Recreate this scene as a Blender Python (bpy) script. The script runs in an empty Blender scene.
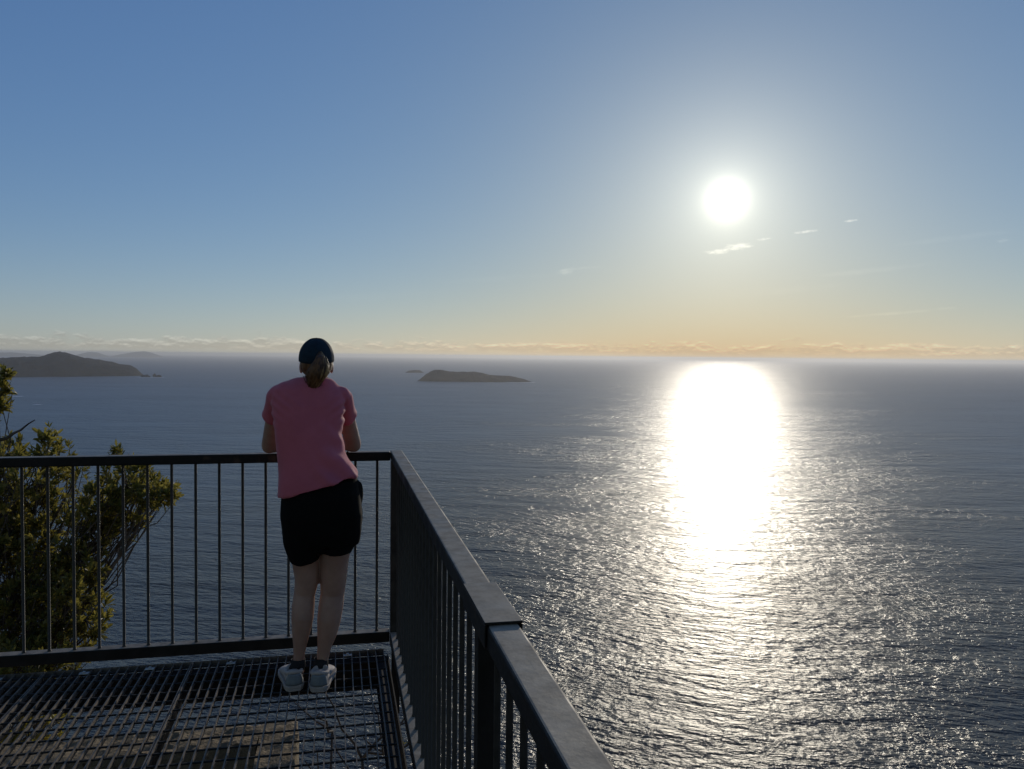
import bpy, math, random, bmesh
from mathutils import Vector, Matrix, noise
R = math.radians
PI = math.pi
random.seed(7)
scene = bpy.context.scene
COL = scene.collection

# ---------------------------------------------------------------- camera
ZC = 1.62
F = 797.3
YAW, PIT, ROL = 0.2157, 0.0354, -0.0098
SUN_AZ, SUN_EL = R(27.22), R(10.8)
DECK = 0.045          # top of the walking surface
SEA = -150.0

cam_d = bpy.data.cameras.new('camera')
cam = bpy.data.objects.new('camera', cam_d)
COL.objects.link(cam)
cam.matrix_world = (Matrix.Translation((0, 0, ZC)) @ Matrix.Rotation(-YAW, 4, 'Z')
                    @ Matrix.Rotation(PI / 2 - PIT, 4, 'X') @ Matrix.Rotation(-ROL, 4, 'Z'))
cam_d.sensor_fit = 'HORIZONTAL'
cam_d.sensor_width = 36
cam_d.lens = 36 * F / 1024
cam_d.clip_start = 0.05
cam_d.clip_end = 200000
scene.camera = cam


def ray(px, py):
    X = (px - 512) / F
    U = (384.5 - py) / F
    cr, sr = math.cos(ROL), math.sin(ROL)
    xr = X * cr + U * sr
    u = -X * sr + U * cr
    cp, sp = math.cos(PIT), math.sin(PIT)
    yf = cp + u * sp
    z = -sp + u * cp
    c, s = math.cos(YAW), math.sin(YAW)
    return Vector((xr * c + yf * s, -xr * s + yf * c, z))


def at(px, py, y):
    v = ray(px, py)
    return v * (y / v.y) + Vector((0, 0, ZC))


def atz(px, py, z):
    v = ray(px, py)
    return v * ((z - ZC) / v.z) + Vector((0, 0, ZC))


# ---------------------------------------------------------------- helpers
class MB:
    """collects vertices and faces, links them as one mesh object"""

    def __init__(s):
        s.v = []
        s.f = []

    def add(s, vs, fs):
        n = len(s.v)
        s.v += [tuple(v) for v in vs]
        s.f += [tuple(i + n for i in f) for f in fs]

    def box(s, x0, x1, y0, y1, z0, z1):
        s.add([(x0, y0, z0), (x1, y0, z0), (x1, y1, z0), (x0, y1, z0), (x0, y0, z1), (x1, y0, z1), (x1, y1, z1), (x0, y1, z1)],
              [(0, 3, 2, 1), (4, 5, 6, 7), (0, 1, 5, 4), (1, 2, 6, 5), (2, 3, 7, 6), (3, 0, 4, 7)])

    def tube(s, pts, rad, n=10, flat=None, cap=True, round_cap=False):
        """swept tube; rad number/list or (ra, rb) pairs; flat = reference direction of the ra axis"""
        pts = [Vector(p) for p in pts]
        if not isinstance(rad, (list, tuple)):
            rad = [rad] * len(pts)
        rad = [r if isinstance(r, (list, tuple)) else (r, r) for r in rad]
        if round_cap:
            def ext(p, q, r):
                d = (p - q).normalized()
                m = min(r)
                return [(p + d * m * k, (r[0] * w, r[1] * w)) for k, w in ((.5, .866), (.87, .5), (.99, .12))]
            a = ext(pts[0], pts[1], rad[0])[::-1]
            b = ext(pts[-1], pts[-2], rad[-1])
            pts = [x[0] for x in a] + pts + [x[0] for x in b]
            rad = [x[1] for x in a] + rad + [x[1] for x in b]
        up = Vector(flat) if flat is not None else None
        rings = []
        prev = None
        for i, p in enumerate(pts):
            t = (pts[min(i + 1, len(pts) - 1)] - pts[max(i - 1, 0)]).normalized()
            if prev is None:
                ref = up if up is not None else (Vector((0, 0, 1)) if abs(t.z) < .9 else Vector((1, 0, 0)))
            else:
                ref = up if up is not None else prev
            a = (ref - t * ref.dot(t)).normalized()
            b = t.cross(a)
            prev = a
            rings.append([p + a * math.cos(2 * PI * k / n) * rad[i][0] + b * math.sin(2 * PI * k / n) * rad[i][1] for k in range(n)])
        vs = [v for r in rings for v in r]
        fs = []
        for i in range(len(rings) - 1):
            for k in range(n):
                fs.append((i * n + k, i * n + (k + 1) % n, (i + 1) * n + (k + 1) % n, (i + 1) * n + k))
        if cap:
            fs.append(tuple(range(n))[::-1])
            fs.append(tuple((len(rings) - 1) * n + k for k in range(n)))
        s.add(vs, fs)

    def rings(s, rows, n=32, cap=True):
        """rows: (cx, cy, cz, rx, ry[, exponent[, tilt_x, tilt_y]]) horizontal super-ellipses stacked along z"""
        vs = []
        for r in rows:
            cx, cy, cz, rx, ry = r[:5]
            e = r[5] if len(r) > 5 else 2.0
            tx = r[6] if len(r) > 6 else 0.0
            ty = r[7] if len(r) > 7 else 0.0
            for k in range(n):
                a = 2 * PI * k / n
                c, sn = math.cos(a), math.sin(a)
                X = math.copysign(abs(c) ** (2 / e), c) * rx
                Y = math.copysign(abs(sn) ** (2 / e), sn) * ry
                vs.append((cx + X, cy + Y, cz + X * tx + Y * ty))
        fs = []
        m = len(rows)
        for i in range(m - 1):
            for k in range(n):
                fs.append((i * n + k, i * n + (k + 1) % n, (i + 1) * n + (k + 1) % n, (i + 1) * n + k))
        if cap:
            fs.append(tuple(range(n))[::-1])
            fs.append(tuple((m - 1) * n + k for k in range(n)))
        s.add(vs, fs)

    def ball(s, c, r, rot=None, n=16, m=10):
        """ellipsoid, r = (rx, ry, rz)"""
        c = Vector(c)
        if not isinstance(r, (list, tuple)):
            r = (r, r, r)
        vs = []
        for i in range(m + 1):
            th = PI * i / m
            for k in range(n):
                a = 2 * PI * k / n
                v = Vector((math.sin(th) * math.cos(a) * r[0], math.sin(th) * math.sin(a) * r[1], math.cos(th) * r[2]))
                if rot:
                    v = rot @ v
                vs.append(c + v)
        fs = []
        for i in range(m):
            for k in range(n):
                fs.append((i * n + k, (i + 1) * n + k, (i + 1) * n + (k + 1) % n, i * n + (k + 1) % n))
        s.add(vs, fs)

    def mesh(s, name):
        me = bpy.data.meshes.new(name)
        me.from_pydata(s.v, [], s.f)
        bm = bmesh.new()
        bm.from_mesh(me)
        bmesh.ops.remove_doubles(bm, verts=bm.verts, dist=1e-6)
        bmesh.ops.recalc_face_normals(bm, faces=bm.faces)
        bm.to_mesh(me)
        bm.free()
        return me

    def build(s, name, mat, parent=None, smooth=False, bevel=0, clean=True):
        if clean:
            me = s.mesh(name)
        else:
            me = bpy.data.meshes.new(name)
            me.from_pydata(s.v, [], s.f)
        return link(name, me, mat, parent, smooth, bevel)


def link(name, me, mat, parent=None, smooth=False, bevel=0):
    o = bpy.data.objects.new(name, me)
    COL.objects.link(o)
    if mat and not me.materials:
        me.materials.append(mat)
    if smooth:
        me.polygons.foreach_set('use_smooth', [True] * len(me.polygons))
    if parent:
        o.parent = parent
        o.matrix_parent_inverse = parent.matrix_basis.inverted()
    if bevel:
        b = o.modifiers.new('bevel', 'BEVEL')
        b.width = bevel
        b.segments = 3
        b.limit_method = 'ANGLE'
        b.harden_normals = False
    return o


def empty(name, loc=(0, 0, 0), rz=0):
    o = bpy.data.objects.new(name, None)
    COL.objects.link(o)
    o.location = loc
    o.rotation_euler = (0, 0, rz)
    o.empty_display_size = .2
    return o


def tag(o, label=None, cat=None, group=None, kind=None):
    for k, v in (('label', label), ('category', cat), ('group', group), ('kind', kind)):
        if v:
            o[k] = v
    return o


def remesh(mb, voxel, smooth=3, factor=.5):
    """voxel union of everything in mb, returned as a plain mesh"""
    me = mb.mesh('tmp')
    o = bpy.data.objects.new('tmp', me)
    COL.objects.link(o)
    m = o.modifiers.new('r', 'REMESH')
    m.mode = 'VOXEL'
    m.voxel_size = voxel
    if smooth:
        q = o.modifiers.new('s', 'SMOOTH')
        q.factor = factor
        q.iterations = smooth
    dg = bpy.context.evaluated_depsgraph_get()
    dg.update()
    out = bpy.data.meshes.new_from_object(o.evaluated_get(dg))
    bpy.data.objects.remove(o)
    return out


# ---------------------------------------------------------------- materials
def newmat(name):
    m = bpy.data.materials.new(name)
    m.use_nodes = True
    nt = m.node_tree
    for n in list(nt.nodes):
        nt.nodes.remove(n)
    out = nt.nodes.new('ShaderNodeOutputMaterial')
    return m, nt, out


def N(nt, t, **kw):
    n = nt.nodes.new(t)
    for k, v in kw.items():
        if k in n.inputs.keys():
            n.inputs[k].default_value = v
        else:
            setattr(n, k, v)
    return n


def mth(nt, op, a, b=None, c=None, clamp=False):
    n = nt.nodes.new('ShaderNodeMath')
    n.operation = op
    n.use_clamp = clamp
    for i, x in enumerate((a, b, c)):
        if x is None:
            continue
        if isinstance(x, (int, float)):
            n.inputs[i].default_value = x
        else:
            nt.links.new(x, n.inputs[i])
    return n.outputs[0]


def vmth(nt, op, a, b=None, scale=None):
    n = nt.nodes.new('ShaderNodeVectorMath')
    n.operation = op
    for i, x in enumerate((a, b)):
        if x is None:
            continue
        if isinstance(x, (tuple, list)):
            n.inputs[i].default_value = x
        else:
            nt.links.new(x, n.inputs[i])
    if scale is not None:
        if isinstance(scale, (int, float)):
            n.inputs['Scale'].default_value = scale
        else:
            nt.links.new(scale, n.inputs['Scale'])
    return n.outputs['Value' if op in ('DOT_PRODUCT', 'LENGTH') else 'Vector']


def mixc(nt, fac, a, b, mode='MIX'):
    n = nt.nodes.new('ShaderNodeMix')
    n.data_type = 'RGBA'
    n.blend_type = mode
    for sock, x in ((n.inputs[0], fac), (n.inputs[6], a), (n.inputs[7], b)):
        if isinstance(x, (int, float)):
            sock.default_value = x
        elif isinstance(x, tuple):
            sock.default_value = (*x, 1) if len(x) == 3 else x
        else:
            nt.links.new(x, sock)
    return n.outputs[2]


def smooth(nt, x, lo, hi):
    n = nt.nodes.new('ShaderNodeMapRange')
    n.interpolation_type = 'SMOOTHSTEP'
    n.inputs['From Min'].default_value = lo
    n.inputs['From Max'].default_value = hi
    nt.links.new(x, n.inputs['Value'])
    return n.outputs['Result']


def ramp(nt, fac, stops):
    n = nt.nodes.new('ShaderNodeValToRGB')
    cr = n.color_ramp
    while len(cr.elements) < len(stops):
        cr.elements.new(.5)
    for e, (p, c) in zip(cr.elements, stops):
        e.position = p
        e.color = (*c, 1) if len(c) == 3 else c
    nt.links.new(fac, n.inputs[0])
    return n.outputs[0]


def surface(name, c1, c2, scale=20, rough=(.4, .7), metallic=0, bump=.1, bscale=None, bdist=.002, detail=5, c3=None, stretch=(1, 1, 1),
            spec=.5, **kw):
    """a worn painted / stone / cloth surface: two tones mixed by noise, rough variation, fine bump"""
    m, nt, out = newmat(name)
    b = nt.nodes.new('ShaderNodeBsdfPrincipled')
    tc = nt.nodes.new('ShaderNodeTexCoord')
    mp = nt.nodes.new('ShaderNodeMapping')
    mp.inputs['Scale'].default_value = stretch
    nt.links.new(tc.outputs['Object'], mp.inputs[0])
    n1 = N(nt, 'ShaderNodeTexNoise', Scale=scale, Detail=detail, Roughness=.6)
    nt.links.new(mp.outputs[0], n1.inputs['Vector'])
    f = smooth(nt, n1.outputs['Fac'], .35, .65)
    col = mixc(nt, f, c1, c2)
    if c3:
        n3 = N(nt, 'ShaderNodeTexNoise', Scale=scale * .37, Detail=8, Roughness=.7)
        nt.links.new(mp.outputs[0], n3.inputs['Vector'])
        col = mixc(nt, smooth(nt, n3.outputs['Fac'], .56, .66), col, c3)
    nt.links.new(col, b.inputs['Base Color'])
    rr = nt.nodes.new('ShaderNodeMapRange')
    rr.inputs['To Min'].default_value, rr.inputs['To Max'].default_value = rough
    nt.links.new(f, rr.inputs['Value'])
    nt.links.new(rr.outputs[0], b.inputs['Roughness'])
    b.inputs['Metallic'].default_value = metallic
    b.inputs['Specular IOR Level'].default_value = spec
    if bump:
        n2 = N(nt, 'ShaderNodeTexNoise', Scale=bscale or scale * 4, Detail=4, Roughness=.6)
        nt.links.new(mp.outputs[0], n2.inputs['Vector'])
        bp = N(nt, 'ShaderNodeBump', Strength=bump, Distance=bdist)
        nt.links.new(n2.outputs['Fac'], bp.inputs['Height'])
        nt.links.new(bp.outputs[0], b.inputs['Normal'])
    for k, v in kw.items():
        b.inputs[k.replace('_', ' ')].default_value = v
    nt.links.new(b.outputs[0], out.inputs[0])
    return m


M = {}
M['rail'] = surface('charcoal_rail_paint', (.012, .0115, .011), (.024, .021, .019), 9, (.5, .7), bump=.5, bscale=70, bdist=.0012,
                    c3=(.070, .045, .030), spec=.25)
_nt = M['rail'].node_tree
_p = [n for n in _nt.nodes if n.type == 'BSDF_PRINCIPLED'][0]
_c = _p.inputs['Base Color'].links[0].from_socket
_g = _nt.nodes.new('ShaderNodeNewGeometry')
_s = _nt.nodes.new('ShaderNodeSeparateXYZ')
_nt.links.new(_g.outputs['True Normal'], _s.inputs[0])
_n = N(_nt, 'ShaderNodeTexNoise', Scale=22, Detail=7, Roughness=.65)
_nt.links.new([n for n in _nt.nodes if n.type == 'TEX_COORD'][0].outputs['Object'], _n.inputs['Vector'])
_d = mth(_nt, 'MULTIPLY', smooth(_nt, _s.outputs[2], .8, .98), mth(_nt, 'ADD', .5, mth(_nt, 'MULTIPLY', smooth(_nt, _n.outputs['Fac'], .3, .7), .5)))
_nt.links.new(mixc(_nt, _d, _c, (.42, .35, .27)), _p.inputs['Base Color'])   # dust on the flat tops, with sunlit brightness painted into its colour
M['bar'] = surface('charcoal_baluster_paint', (.028, .026, .024), (.048, .044, .039), 14, (.35, .5), bump=.15, bscale=80, bdist=.0006, spec=.35)
M['galv'] = surface('galvanised_grating_steel', (.14, .12, .10), (.25, .212, .175), 30, (.5, .65), metallic=.25, bump=.2, bscale=150, bdist=.0005,
                    c3=(.10, .075, .055))
M['rod'] = surface('dull_cross_rod_steel', (.02, .019, .018), (.035, .032, .03), 30, (.7, .85), bump=.1, bscale=100, bdist=.0003)
M['beam'] = surface('dark_steel_beam', (.030, .026, .023), (.045, .038, .032), 8, (.6, .8), bump=.25, bscale=50, bdist=.001)
M['clip'] = surface('zinc_clip', (.5, .5, .48), (.65, .65, .62), 30, (.35, .45), metallic=.3, bump=0)
M['concrete'] = surface('weathered_concrete', (.36, .28, .185), (.50, .40, .275), 26, (.8, .95), bump=.9, bscale=55, bdist=.012,
                        c3=(.10, .07, .045))
M['rock'] = surface('coastal_rock', (.045, .04, .035), (.10, .085, .07), .5, (.8, .95), bump=1, bscale=3, bdist=.25, c3=(.045, .06, .025))
M['island'] = surface('forested_island', (.010, .013, .013), (.018, .020, .018), .02, (.9, .97), bump=1, bscale=.06, bdist=5,
                      c3=(.028, .024, .020), detail=8, spec=.1)
M['bark'] = surface('grey_bark', (.07, .055, .045), (.13, .105, .085), 25, (.8, .95), bump=.6, bscale=60, bdist=.004, stretch=(1, 1, .3))
M['foam'] = surface('sea_foam', (.75, .77, .78), (.85, .86, .87), .05, (.8, .9), bump=0)
M['shirt'] = surface('pink_jersey', (.61, .135, .175), (.65, .155, .20), 12, (.75, .9), bump=.25, bscale=420, bdist=.0008,
                     Sheen_Weight=.25, Sheen_Roughness=.4)
M['shorts'] = surface('black_shorts_cloth', (.005, .005, .005), (.008, .008, .008), 15, (.8, .95), spec=.15, bump=.2, bscale=350, bdist=.0008)
M['cap'] = surface('navy_cap_cloth', (.012, .027, .044), (.019, .042, .064), 25, (.75, .9), bump=.35, bscale=500, bdist=.0007, c3=(.018, .035, .055), spec=.2)
M['hair'] = surface('brown_hair', (.06, .026, .010), (.22, .105, .038), 45, (.42, .55), bump=.4, bscale=120, bdist=.001, stretch=(1, 1, .12))
M['tie'] = surface('hair_tie_cloth', (.02, .02, .025), (.03, .03, .035), 60, (.8, .9), bump=.2)
M['shoe'] = surface('white_mesh_shoe', (.44, .385, .35), (.52, .46, .42), 40, (.7, .85), bump=.4, bscale=330, bdist=.001)
M['heel'] = surface('grey_blue_heel_panel', (.20, .23, .25), (.25, .28, .30), 40, (.6, .75), bump=.2, bscale=300, bdist=.0006)
M['sole'] = surface('pale_foam_sole', (.40, .35, .32), (.48, .43, .39), 30, (.6, .8), bump=.1, bscale=90)
M['sock'] = surface('black_sock_knit', (.012, .012, .014), (.02, .02, .022), 60, (.85, .95), bump=.5, bscale=400, bdist=.001)
M['eye'] = surface('eye_white', (.6, .58, .55), (.7, .68, .66), 30, (.2, .3), bump=0)
M['iris'] = surface('eye_iris', (.05, .04, .03), (.09, .06, .04), 90, (.15, .2), bump=0)
M['lip'] = surface('lip_skin', (.40, .16, .13), (.46, .2, .16), 60, (.4, .5), bump=.1)
M['nail'] = surface('finger_nail', (.62, .40, .34), (.66, .44, .38), 60, (.25, .35), bump=0)

m, nt, out = newmat('fair_skin')
b = nt.nodes.new('ShaderNodeBsdfPrincipled')
tc = nt.nodes.new('ShaderNodeTexCoord')
n1 = N(nt, 'ShaderNodeTexNoise', Scale=9, Detail=6, Roughness=.6)
nt.links.new(tc.outputs['Object'], n1.inputs['Vector'])
nt.links.new(mixc(nt, smooth(nt, n1.outputs['Fac'], .3, .7), (.42, .25, .19), (.52, .32, .245)), b.inputs['Base Color'])
b.inputs['Roughness'].default_value = .5
b.inputs['Subsurface Weight'].default_value = .35
b.inputs['Subsurface Radius'].default_value = (1, .35, .2)
b.inputs['Subsurface Scale'].default_value = .012
n2 = N(nt, 'ShaderNodeTexNoise', Scale=220, Detail=3)
nt.links.new(tc.outputs['Object'], n2.inputs['Vector'])
bp = N(nt, 'ShaderNodeBump', Strength=.15, Distance=.001)
nt.links.new(n2.outputs['Fac'], bp.inputs['Height'])
nt.links.new(bp.outputs[0], b.inputs['Normal'])
nt.links.new(b.outputs[0], out.inputs[0])
M['skin'] = m


def leafmat(name, c1, c2, c3):
    m, nt, out = newmat(name)
    tc = nt.nodes.new('ShaderNodeTexCoord')
    geo = nt.nodes.new('ShaderNodeNewGeometry')
    n1 = N(nt, 'ShaderNodeTexNoise', Scale=1.6, Detail=3)
    nt.links.new(tc.outputs['Object'], n1.inputs['Vector'])
    f = mth(nt, 'ADD', mth(nt, 'MULTIPLY', n1.outputs['Fac'], .7), mth(nt, 'MULTIPLY', geo.outputs['Random Per Island'], .5))
    col = ramp(nt, f, [(.25, c1), (.6, c2), (.85, c3)])
    d = N(nt, 'ShaderNodeBsdfPrincipled', Roughness=.42)
    nt.links.new(col, d.inputs['Base Color'])
    t = nt.nodes.new('ShaderNodeBsdfTranslucent')
    nt.links.new(mixc(nt, .55, col, (.60, .50, .09)), t.inputs['Color'])
    mx = N(nt, 'ShaderNodeMixShader')
    mx.inputs[0].default_value = .52
    nt.links.new(d.outputs[0], mx.inputs[1])
    nt.links.new(t.outputs[0], mx.inputs[2])
    nt.links.new(mx.outputs[0], out.inputs[0])
    return m


M['leaf'] = leafmat('banksia_leaf', (.030, .042, .014), (.085, .10, .030), (.33, .27, .085))
M['leaf2'] = leafmat('heath_leaf', (.03, .05, .018), (.05, .075, .025), (.09, .10, .035))

# ------------------------------------------------------------ sea material
m, nt, out = newmat('open_sea_water')
M['sea'] = m
tc = nt.nodes.new('ShaderNodeTexCoord')
P0 = tc.outputs['Object']


def rot_scale(P, ang, sx, sy):
    mp = nt.nodes.new('ShaderNodeMapping')
    mp.vector_type = 'TEXTURE' if False else 'POINT'
    mp.inputs['Rotation'].default_value = (0, 0, ang)
    nt.links.new(P, mp.inputs[0])
    m2 = nt.nodes.new('ShaderNodeMapping')
    m2.inputs['Scale'].default_value = (sx, sy, 1)
    nt.links.new(mp.outputs[0], m2.inputs[0])
    return m2.outputs[0]


# gusts: broad patches where the chop is stronger or weaker
g1 = N(nt, 'ShaderNodeTexNoise', Scale=1, Detail=4, Roughness=.6)
nt.links.new(rot_scale(P0, R(20), 1 / 420, 1 / 190), g1.inputs['Vector'])
gust = nt.nodes.new('ShaderNodeMapRange')
gust.inputs['From Min'].default_value, gust.inputs['From Max'].default_value = .32, .68
gust.inputs['To Min'].default_value, gust.inputs['To Max'].default_value = .45, 1.45
nt.links.new(g1.outputs['Fac'], gust.inputs['Value'])
g2 = N(nt, 'ShaderNodeTexNoise', Scale=1, Detail=5, Roughness=.62, Distortion=.6)
nt.links.new(rot_scale(P0, R(-12), 1 / 3200, 1 / 620), g2.inputs['Vector'])
lane = nt.nodes.new('ShaderNodeMapRange')            # long wind lanes and current streaks
lane.inputs['From Min'].default_value, lane.inputs['From Max'].default_value = .38, .56
lane.inputs['To Min'].default_value, lane.inputs['To Max'].default_value = .70, 1.06
nt.links.new(g2.outputs['Fac'], lane.inputs['Value'])
GUST = mth(nt, 'MULTIPLY', gust.outputs[0], lane.outputs[0])


def height(P):
    h = None
    # (rotation, wavelength across x, wavelength along y, detail, roughness, amplitude)
    for ang, lx, ly, det, ro, amp, g in ((R(8), 170, 40, 1.0, .5, 5.2, False), (R(24), 58, 21, 1.5, .5, SW, True), (R(30), 10, 4.6, 2.0, .55, CH, True),
                                         (R(14), 2.2, 1.35, 3.0, .6, RI, True)):
        n = N(nt, 'ShaderNodeTexNoise', Scale=1, Detail=det, Roughness=ro)
        nt.links.new(rot_scale(P, ang, 1 / lx, 1 / ly), n.inputs['Vector'])
        v = mth(nt, 'MULTIPLY', n.outputs['Fac'], amp)
        if g:
            v = mth(nt, 'MULTIPLY', v, GUST)
        if lx < 20:
            v = mth(nt, 'MULTIPLY', v, CALM)
        h = v if h is None else mth(nt, 'ADD', h, v)
    return h


SW, CH, RI = 6.5, 4.4, 1.15
EPS = .09
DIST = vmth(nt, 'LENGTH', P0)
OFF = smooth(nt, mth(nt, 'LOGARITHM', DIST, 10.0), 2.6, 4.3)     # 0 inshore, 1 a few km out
CALM = mth(nt, 'SUBTRACT', 1.0, mth(nt, 'MULTIPLY', OFF, .55))
h0 = height(P0)
hx = height(vmth(nt, 'ADD', P0, (EPS, 0, 0)))
hy = height(vmth(nt, 'ADD', P0, (0, EPS, 0)))
dx = mth(nt, 'DIVIDE', mth(nt, 'SUBTRACT', h0, hx), EPS)
dy = mth(nt, 'DIVIDE', mth(nt, 'SUBTRACT', h0, hy), EPS)
cb = nt.nodes.new('ShaderNodeCombineXYZ')
nt.links.new(dx, cb.inputs[0])
nt.links.new(dy, cb.inputs[1])
cb.inputs[2].default_value = 1
nrm = vmth(nt, 'NORMALIZE', cb.outputs[0])
b = N(nt, 'ShaderNodeBsdfPrincipled', Roughness=.30, IOR=1.333)
b.inputs['Specular IOR Level'].default_value = .34
nt.links.new(mixc(nt, smooth(nt, mth(nt, 'LOGARITHM', DIST, 10.0), 2.65, 3.45), (.012, .031, .050), (.095, .145, .195)), b.inputs['Base Color'])  # base colour paler far out, in place of lost sky reflection
nt.links.new(nrm, b.inputs['Normal'])
nt.links.new(mth(nt, 'ADD', .24, mth(nt, 'MULTIPLY', OFF, .29)), b.inputs['Roughness'])
nt.links.new(b.outputs[0], out.inputs[0])

# ---------------------------------------------------------------- world sky
w = bpy.data.worlds.new('World')
scene.world = w
w.use_nodes = True
nt = w.node_tree
for n in list(nt.nodes):
    nt.nodes.remove(n)
wout = nt.nodes.new('ShaderNodeOutputWorld')
bg = nt.nodes.new('ShaderNodeBackground')
sky = nt.nodes.new('ShaderNodeTexSky')
sky.sky_type = 'NISHITA'
sky.sun_disc = False
sky.sun_elevation = SUN_EL
sky.sun_rotation = SUN_AZ
sky.altitude = 150
sky.air_density = 1.0
sky.dust_density = .3
sky.ozone_density = 1.5
tc = nt.nodes.new('ShaderNodeTexCoord')
D = tc.outputs['Generated']
sundir = Vector((math.sin(SUN_AZ) * math.cos(SUN_EL), math.cos(SUN_AZ) * math.cos(SUN_EL), math.sin(SUN_EL)))
dn = vmth(nt, 'NORMALIZE', D)
dot = vmth(nt, 'DOT_PRODUCT', dn, tuple(sundir))
ang = mth(nt, 'MULTIPLY', mth(nt, 'ARCCOSINE', dot), 180 / PI)        # degrees from the sun
sep = nt.nodes.new('ShaderNodeSeparateXYZ')
nt.links.new(dn, sep.inputs[0])
el = mth(nt, 'MULTIPLY', mth(nt, 'ARCSINE', sep.outputs[2]), 180 / PI)
az = mth(nt, 'MULTIPLY', mth(nt, 'ARCTAN2', sep.outputs[0], sep.outputs[1]), 180 / PI)
sp = nt.nodes.new('ShaderNodeSeparateColor')
nt.links.new(sky.outputs[0], sp.inputs[0])
cmb = nt.nodes.new('ShaderNodeCombineColor')
for i_, (g_, a_) in enumerate(((.76, .61), (.67, .97), (.50, 1.93))):      # sky contrast compressed and tint refitted, by a power and scale per channel
    nt.links.new(mth(nt, 'MULTIPLY', mth(nt, 'POWER', sp.outputs[i_], g_), a_), cmb.inputs[i_])
skyc = cmb.outputs[0]


def gauss(x, s, amp):
    return mth(nt, 'MULTIPLY', mth(nt, 'EXPONENT', mth(nt, 'MULTIPLY', mth(nt, 'MULTIPLY', x, x), -1 / (s * s))), amp)


def expo(x, s, amp):
    return mth(nt, 'MULTIPLY', mth(nt, 'EXPONENT', mth(nt, 'MULTIPLY', x, -1 / s)), amp)


# the aureole of the sun in thin air haze, and the disc itself
aure = mth(nt, 'ADD', expo(ang, .48, 42.0), expo(ang, 3.2, 6.5))
skyc = vmth(nt, 'ADD', skyc, vmth(nt, 'SCALE', (.97, 1.0, .93), None, aure))

# pale band of haze low in the sky all round; the sky away from the sun is dimmer and less blue
hz = expo(mth(nt, 'MAXIMUM', el, 0.0), 4.0, 1.0)
skyc = vmth(nt, 'ADD', skyc, vmth(nt, 'SCALE', (1.15, .92, .40), None, hz))
back = smooth(nt, ang, 55, 105)
skyc = mixc(nt, back, skyc, vmth(nt, 'MULTIPLY', skyc, (1.06, .80, .55)))

skyc = mixc(nt, gauss(ang, 24, 1.0), skyc, vmth(nt, 'MULTIPLY', skyc, (1.07, 1.0, .88)))       # sky colour tinted creamier towards the sun

# clouds: a low bank of far cumulus all along the horizon
cb = nt.nodes.new('ShaderNodeCombineXYZ')
nt.links.new(az, cb.inputs[0])
nt.links.new(mth(nt, 'MULTIPLY', el, 1.7), cb.inputs[1])
AE = cb.outputs[0]


def cn(scale, det, ro, off=0.0):
    n = N(nt, 'ShaderNodeTexNoise', Scale=scale, Detail=det, Roughness=ro)
    nt.links.new(vmth(nt, 'ADD', AE, (off, off * .3, off * .7)), n.inputs['Vector'])
    return n.outputs['Fac']


def fluff(off, w_lo, w_hi, base, amp, soft):
    big = cn(w_lo, 3, .55, off)
    fine = cn(w_hi, 6, .62, off + 31)
    top = mth(nt, 'ADD', base, mth(nt, 'ADD', mth(nt, 'MULTIPLY', mth(nt, 'SUBTRACT', big, .5), amp),
                                   mth(nt, 'MULTIPLY', mth(nt, 'SUBTRACT', fine, .5), amp * .75)))
    d = mth(nt, 'SUBTRACT', top, el)
    return d


lowk = mth(nt, 'MULTIPLY', expo(mth(nt, 'MAXIMUM', el, 0.0), 3.5, .8), gauss(ang, 18, 1.0))
skyc = vmth(nt, 'SCALE', skyc, None, mth(nt, 'SUBTRACT', 1.0, lowk))


def puff(dy):
    # billows stretched along the horizon, densest in a band about a degree high
    c = nt.nodes.new('ShaderNodeCombineXYZ')
    nt.links.new(az, c.inputs[0])
    nt.links.new(mth(nt, 'MULTIPLY', mth(nt, 'ADD', el, dy), 2.6), c.inputs[1])
    n = N(nt, 'ShaderNodeTexNoise', Scale=.8, Detail=8, Roughness=.64)
    nt.links.new(c.outputs[0], n.inputs['Vector'])
    n2 = N(nt, 'ShaderNodeTexNoise', Scale=.21, Detail=3)
    nt.links.new(c.outputs[0], n2.inputs['Vector'])
    band = gauss(mth(nt, 'SUBTRACT', mth(nt, 'ADD', el, dy), .55), .60, .40)
    return mth(nt, 'ADD', mth(nt, 'ADD', n.outputs['Fac'], band), mth(nt, 'MULTIPLY', mth(nt, 'SUBTRACT', n2.outputs['Fac'], .5), .9))


pd, pu = puff(0.0), puff(.13)
m1 = smooth(nt, pd, .68, .86)
m1 = mth(nt, 'MULTIPLY', mth(nt, 'MULTIPLY', m1, smooth(nt, el, .05, .5)), mth(nt, 'SUBTRACT', 1.0, smooth(nt, el, 1.3, 2.1)))
lit = mth(nt, 'MULTIPLY', mth(nt, 'SUBTRACT', pd, pu), 2.6, None, True)
tone = mth(nt, 'ADD', .87, mth(nt, 'MULTIPLY', lit, .75))
cc = vmth(nt, 'MULTIPLY', vmth(nt, 'SCALE', skyc, None, tone), (1.03, .985, .98))
skyc = mixc(nt, mth(nt, 'MULTIPLY', m1, .85), skyc, cc)
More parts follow.
